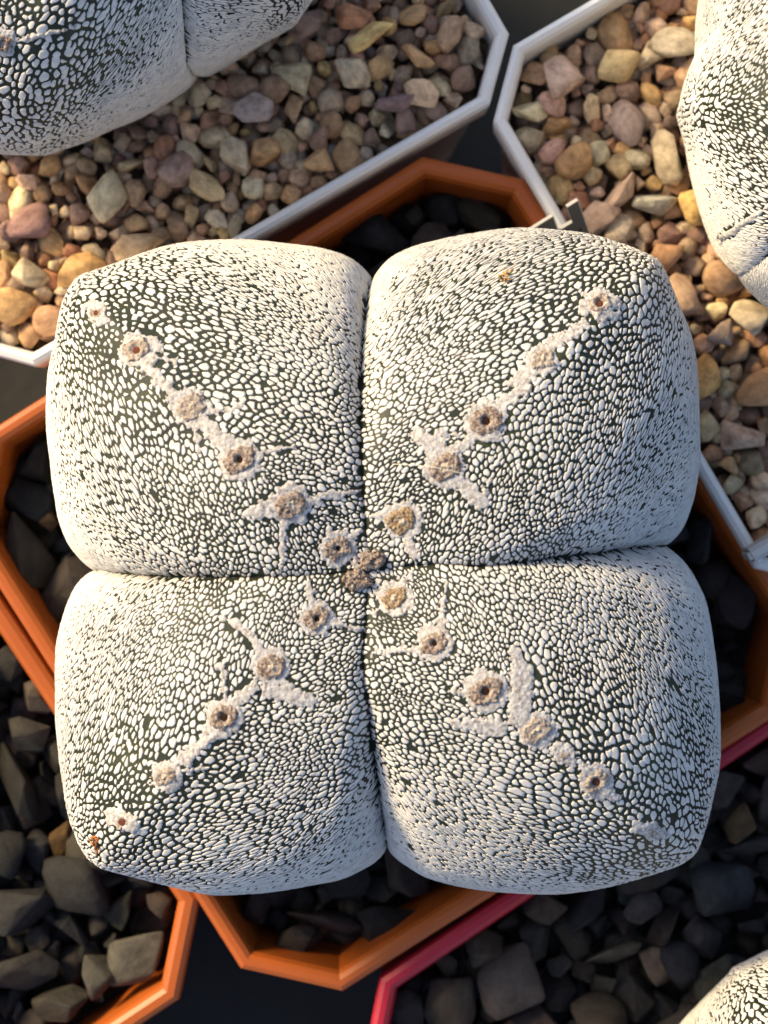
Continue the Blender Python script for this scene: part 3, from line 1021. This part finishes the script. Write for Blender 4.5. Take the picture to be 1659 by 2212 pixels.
for i, (x, y, r, pit, felt, extra) in enumerate(AREOLES):
    caps = [(x, y, x, y, r + 9, r + 9)] + [(c[0], c[1], c[2], c[3], c[4] * .85, c[5] * .85) for c in extra]
    all_caps += caps
    felt_patch(bvh, caps, 0.00012, M['wool'], 'wool', root, ragged=7.5, step=1.6, seed=i + 1.0, lump=0.42, outline_scale=0.085, pit=(x, y, pit) if pit else None)
    ar = felt_patch(bvh, [(x - r * .2, y + r * .1, x + r * .2, y - r * .1, r * 0.72, r * 0.72)], 0.00036, M[felt], 'areole', root, ragged=5.0, step=1.6, dish=(x, y, max(pit * 1.5, 12), 0.00012), pit=(x, y, pit) if pit else None, seed=i + 50.0, lump=0.28, outline_scale=0.09)
    if ar is None:
        continue
    pm = {'felt': 'pit', 'felt_gold': 'pit', 'felt_pale': 'pit_red'}[felt]
    if pit:
        felt_patch(bvh, [(x, y, x, y, pit * 1.25, pit * 1.25)], 0.00011, M[pm], 'spine_pit', ar, ragged=1.5, step=1.1, seed=i + 90.0, lump=0.15, outline_scale=0.2)
    elif r > 25:
        felt_patch(bvh, [(x, y, x, y, r * .36, r * .36)], 0.00042, M['pit_grey'], 'felt_centre', ar, ragged=3, step=1.6, seed=i + 90.0, lump=0.5, outline_scale=0.2)
# two young woolly tufts in the crown
for i, (x, y, r) in enumerate([(803, 1210, 22), (769, 1253, 22)]):
    caps = [(x - 6, y + 3, x + 8, y - 2, r, r * 0.9)]
    all_caps += caps
    tf = felt_patch(bvh, caps, 0.0007, M['felt'], 'crown_tuft', root, ragged=5, step=1.5, seed=i + 150.0, lump=0.35, outline_scale=0.1)
    for k in range(7):
        an = k * 0.9 + i
        felt_patch(bvh, [(x + 9 * math.cos(an), y + 9 * math.sin(an), x + 14 * math.cos(an + .6), y + 12 * math.sin(an + .6), 2.6, 2.6)], 0.0010, M['pit' if k % 2 else 'wool'], 'bud_scale', tf, ragged=1.5, step=1.3, seed=i * 9 + k + 170.0, lump=0.4, outline_scale=0.2)

make_flecks(main, root, all_caps, 1.0, (-2000, -2000, 4000, 4000), seed=3, singles=300)


# --------------------------------------------------------------- neighbouring cacti
def side_cactus(axp, z_eq, Hd, Hb, outline, groove_px, n, label, felts, seed, base_z, window, size=1.0, dt=0.0046, de=0.0033, gw=0.12):
    ax = W(axp[0], axp[1], z_eq)
    out = [W(x, y, z_eq)[:2] for x, y in outline]
    gr = []
    for pts in groove_px:
        aa, th = [], []
        for a, (x, y) in pts:
            p = W(x, y, z_eq + Hd * max(0, math.cos(a)) - 0.001)
            aa.append(a)
            th.append(math.atan2(p.y - ax.y, p.x - ax.x))
        gr.append((aa, list(np.unwrap(th))))
    t0 = gr[0][1][-1]
    for k in range(1, n):
        t = t0 + k * 2 * math.pi / n
        gr.append(([0, 2], [t, t]))
    C = Cactus((ax.x, ax.y), z_eq, Hd, Hb, out, gr, 2.6, dt, de, gw, seed=seed)
    C.sector = 2 * math.pi / n
    C.k_eq = K * (CAM_H - z_eq - 0.008) / CAM_H
    C.fleck_a = 2.05
    rt = empty('cactus', (ax.x, ax.y, base_z))
    tag(rt, label, 'cactus', 'flecked cacti')
    v, f = C.body(420, 150)
    link('skin', mesh_np('skin', v - np.array(rt.location), f), M['skin'], rt)
    b = BVHTree.FromPolygons([tuple(q) for q in v], [tuple(q) for arr in f for q in arr.tolist()])
    caps_all = []
    for i, (x, y, r, extra, pit) in enumerate(felts):
        caps = ([(x, y, x, y, r + 5, r + 5)] if r else []) + extra
        caps_all += caps
        felt_patch(b, caps, 0.00018, M['wool'], 'wool', rt, ragged=6, step=1.8, seed=seed * 7 + i + 1.0, outline_scale=0.075)
        if r:
            felt_patch(b, [(x, y, x, y, r * .8, r * .8)], 0.0006, M['felt'], 'areole', rt, ragged=4, step=1.8, dish=(x, y, 10, 0.0004), seed=seed * 7 + i + 30.0, outline_scale=0.09)
    make_flecks(C, rt, caps_all, size, window, seed=seed, singles=300, lloyd=5, ndir=12, gapm=1.05)
    return C


side_cactus((330, -270), 0.013, 0.020, 0.030,
            [(-170, 285), (-80, 305), (0, 309), (100, 297), (200, 268), (300, 224), (400, 168), (430, 151), (500, 108), (570, 58), (640, -3), (700, -70), (750, -160),
             (770, -300), (740, -480), (640, -640), (480, -760), (280, -810), (80, -780), (-100, -680), (-220, -520), (-280, -340), (-290, -150), (-270, 50), (-230, 200)],
            [[(0.5, (385, -120)), (0.9, (402, -30)), (1.25, (411, 70)), (1.57, (417, 160))]], 5,
            'grey-white flecked cactus with one vertical groove beside the widest tan gravel',
            [(8, 92, 24, [(20, 92, 95, 75, 7, 4), (95, 75, 160, 60, 4, 3)], 0)], 21, -0.006, (-500, -700, 1000, 500), size=1.0, dt=0.0022, de=0.0010, gw=0.07)
side_cactus((1950, 190), 0.016, 0.019, 0.032,
            [(1535, -80), (1520, 0), (1517, 50), (1517, 80), (1510, 105), (1498, 132), (1490, 170), (1489, 205), (1495, 280), (1505, 350), (1520, 420), (1540, 480), (1558, 522), (1590, 567),
             (1630, 612), (1670, 648), (1750, 700), (1850, 735), (1960, 740), (2100, 700), (2250, 610), (2350, 480), (2400, 300), (2390, 100), (2320, -100), (2200, -250), (2000, -340), (1800, -350), (1650, -260)],
            [[(0.5, (1800, 60)), (1.0, (1680, -30)), (1.57, (1560, -130))]], 4,
            'grey-white flecked cactus with a cream lit edge beside the gravel of the label pot',
            [(0, 0, 0, [(1560, 515, 1610, 480, 8, 6), (1610, 480, 1665, 445, 6, 7)], 0)], 22, -0.006, (1200, -400, 2300, 1100), size=1.0, dt=0.0016, de=0.0004, gw=0.10)
side_cactus((1800, 2470), 0.012, 0.016, 0.026,
            [(1800 + 395 * math.cos(t * 0.3) * (1 + 0.05 * math.cos(t * 1.2)), 2470 - 395 * math.sin(t * 0.3) * (1 + 0.05 * math.cos(t * 1.2))) for t in range(21)],
            [[(0.3, (1820, 2350)), (1.57, (1850, 2080))]], 5,
            'grey-white flecked cactus top peeping over the dark stones of the crimson pot',
            [], 23, -0.010, (1200, 1900, 2200, 2700), size=1.1, dt=0.001, de=0.0006)

# dark stones round the foot of the main cactus
placed_m = [(815, 500, 92, 66, 20, (0.026, 0.028, 0.034)), (930, 520, 50, 40, 0, (0.075, 0.058, 0.055)), (1000, 530, 40, 34, 0, (0.10, 0.08, 0.07)), (1060, 520, 36, 30, 30, (0.09, 0.075, 0.07)),
            (70, 1190, 56, 110, 12, (0.055, 0.048, 0.043)), (90, 1000, 50, 60, 0, (0.020, 0.018, 0.017)), (105, 1130, 26, 24, 0, (0.13, 0.08, 0.04)),
            (1500, 1300, 56, 70, 0, (0.040, 0.042, 0.045)), (1545, 1440, 40, 46, 0, (0.045, 0.045, 0.047)), (700, 1990, 84, 46, -10, (0.055, 0.040, 0.040)), (640, 2030, 60, 36, 0, (0.045, 0.035, 0.035)),
            (830, 1990, 70, 50, 10, (0.028, 0.026, 0.028)), (560, 1960, 44, 40, 0, (0.05, 0.035, 0.035)), (1000, 1970, 60, 40, 20, (0.03, 0.028, 0.028))]
gravel('main', 0.0062, [(0.0032, 0.0046, 1500, 0.62, 0.0), (0.0022, 0.0031, 4000, 0.56, -0.0006), (0.0015, 0.002, 6000, 0.54, -0.0010)], DARK, M['substrate_dark'],
       'shaded charcoal stones round the foot of the whole four-ribbed cactus', placed_m, (apex.x, apex.y, 0.017), seed=8, gain=0.6, angular=0.85)


# --------------------------------------------------------------- plant label hooked on the white rim
def plate(name, pts3, thick, mat, parent=None):
    """flat polygon given by 3D points in one plane, thickened"""
    P = [Vector(p) for p in pts3]
    n = (P[1] - P[0]).cross(P[-1] - P[0]).normalized()
    nn = len(P)
    V = [tuple(p + n * thick / 2) for p in P] + [tuple(p - n * thick / 2) for p in P]
    F = [tuple(range(nn)), tuple(reversed(range(nn, 2 * nn)))] + [(k, k + nn, (k + 1) % nn + nn, (k + 1) % nn) for k in range(nn)]
    me = bpy.data.meshes.new(name)
    me.from_pydata(V, [], F)
    bm = bmesh.new(); bm.from_mesh(me)
    bmesh.ops.recalc_face_normals(bm, faces=bm.faces)
    bm.to_mesh(me); bm.free()
    return link(name, me, mat, parent)


# plane of the label: top edge high over the white rim, foot in the orange pot
TL, TR = W(1150, 492, 0.0060), W(1247, 431, 0.0060)
BR = W(1325, 566, -0.0045)
U = (TR - TL).normalized()
Vd = (BR - TR)
Vd = (Vd - U * Vd.dot(U))
Lw = (TR - TL).length
vl = Vd.length
Vd.normalize()
org = TL.copy()


def LP(u, v):
    return org + U * u + Vd * v


lab_root = empty('plant_label', tuple(LP(Lw / 2, vl + 0.012)))
tag(lab_root, 'thin grey plastic plant label with a notch hooked on the white rim', 'plant label')


def rel(ps):
    return [p - lab_root.location for p in ps]


n0, n1, nd = Lw * 0.44, Lw * 0.76, 0.0026
poly = [LP(-0.003, 0), LP(n0, 0), LP(n0, nd), LP(n1, nd), LP(n1, 0), LP(Lw, 0), LP(Lw, vl + 0.012), LP(-0.003, vl + 0.012)]
plate('blade', rel(poly), 0.00035, M['label'], lab_root)
nv = U.cross(Vd).normalized()
if nv.z < 0:
    nv = -nv


def edge_strip(a, b, w=0.00012):
    d = (b - a).normalized()
    s = nv.cross(d).normalized() * w / 2
    plate('cut_edge', rel([a - s, b - s, b + s, a + s]), 0.00039, M['label_edge'], lab_root)


for a, b in (((-0.003, 0), (n0, 0)), ((n0, 0), (n0, nd)), ((n0, nd), (n1, nd)), ((n1, 0), (Lw, 0)), ((Lw, 0.0001), (Lw, vl + 0.011))):
    edge_strip(LP(*a), LP(*b))
for (u0, v0, u1, v1) in ((0.86, 0.0042, 0.80, 0.0064), (0.72, 0.0042, 0.66, 0.0064), (0.72, 0.0042, 0.64, 0.0046), (0.64, 0.0046, 0.60, 0.0058)):
    a, b = LP(Lw * u0, v0) + nv * 0.0002, LP(Lw * u1, v1) + nv * 0.0002
    d = (b - a).normalized()
    s = nv.cross(d).normalized() * 0.00012
    plate('pen_stroke', rel([a - s, b - s, b + s, a + s]), 0.00005, M['ink'], lab_root)

# pale clip on the right end of the same rim
c = W(1648, 1182, 0.003)
bm = bmesh.new()
bmesh.ops.create_cube(bm, size=1, matrix=Matrix.Rotation(R(-60), 4, 'Z') @ Matrix.Diagonal((0.0016, 0.0042, 0.004, 1)))
bmesh.ops.bevel(bm, geom=list(bm.edges), offset=0.0004, segments=2, affect='EDGES')
me = bpy.data.meshes.new('rim_clip')
bm.to_mesh(me); bm.free()
clip = link('rim_clip', me, M['label_edge'])
clip.location = c
tag(clip, 'tiny cream plastic tab pinched on the white pot rim above the orange pot', 'clip')

# --------------------------------------------------------------- bits lying on the cactus
def bit(name, x, y, mat, label, cat, n, spread, size, seed):
    rnd = random.Random(seed)
    p, nr = px_hit(bvh, x, y)
    bm = bmesh.new()
    for k in range(n):
        v = Vector((rnd.gauss(0, 1), rnd.gauss(0, 1), rnd.gauss(0, 1))).normalized()
        q = Matrix.Translation(Vector((rnd.gauss(0, spread), rnd.gauss(0, spread), abs(rnd.gauss(0, spread * .4)))) + nr * 0.0002) @ Matrix.Rotation(rnd.uniform(0, 6), 4, v) @ Matrix.Diagonal((size * rnd.uniform(.6, 1.6), size * .5, size * .35, 1))
        bmesh.ops.create_icosphere(bm, subdivisions=1, radius=1, matrix=q)
    me = bpy.data.meshes.new(name)
    bm.to_mesh(me); bm.free()
    o = link(name, me, mat)
    o.location = p
    tag(o, label, cat)


bit('dry_debris', 1092, 604, M['dry'], 'straw-coloured dry crumb lying on the lit rib beside the label', 'debris', 14, 0.00045, 0.00032, 1)
bit('dry_crumb', 212, 1818, M['rust'], 'rust-orange crumb stuck on the corner of the whole cactus', 'debris', 16, 0.00042, 0.00030, 2)

cu = []
for k in range(15):
    t = k / 14
    p, nr = px_hit(bvh, 850 + 150 * t, 1002 + 22 * t - 6 * math.sin(t * 3))
    cu.append(p + nr * (0.0003 + 0.0007 * math.sin(math.pi * min(1, t * 1.0)) + 0.0003))
V, F = [], []
for k, p in enumerate(cu):
    d = (cu[min(k + 1, 14)] - cu[max(k - 1, 0)]).normalized()
    s = d.cross(Vector((0, 0, 1))).normalized()
    u = s.cross(d)
    for j in range(6):
        an = j * math.pi / 3
        V.append(tuple(p + (s * math.cos(an) + u * math.sin(an)) * 0.000032 - cu[7]))
for k in range(14):
    for j in range(6):
        F.append((k * 6 + j, k * 6 + (j + 1) % 6, (k + 1) * 6 + (j + 1) % 6, (k + 1) * 6 + j))
me = bpy.data.meshes.new('fibre')
me.from_pydata(V, [], F)
fb = link('fibre', me, M['fibre'])
fb.location = cu[7]
tag(fb, 'fine pale fibre lying across a brown areole of the whole cactus', 'fibre')
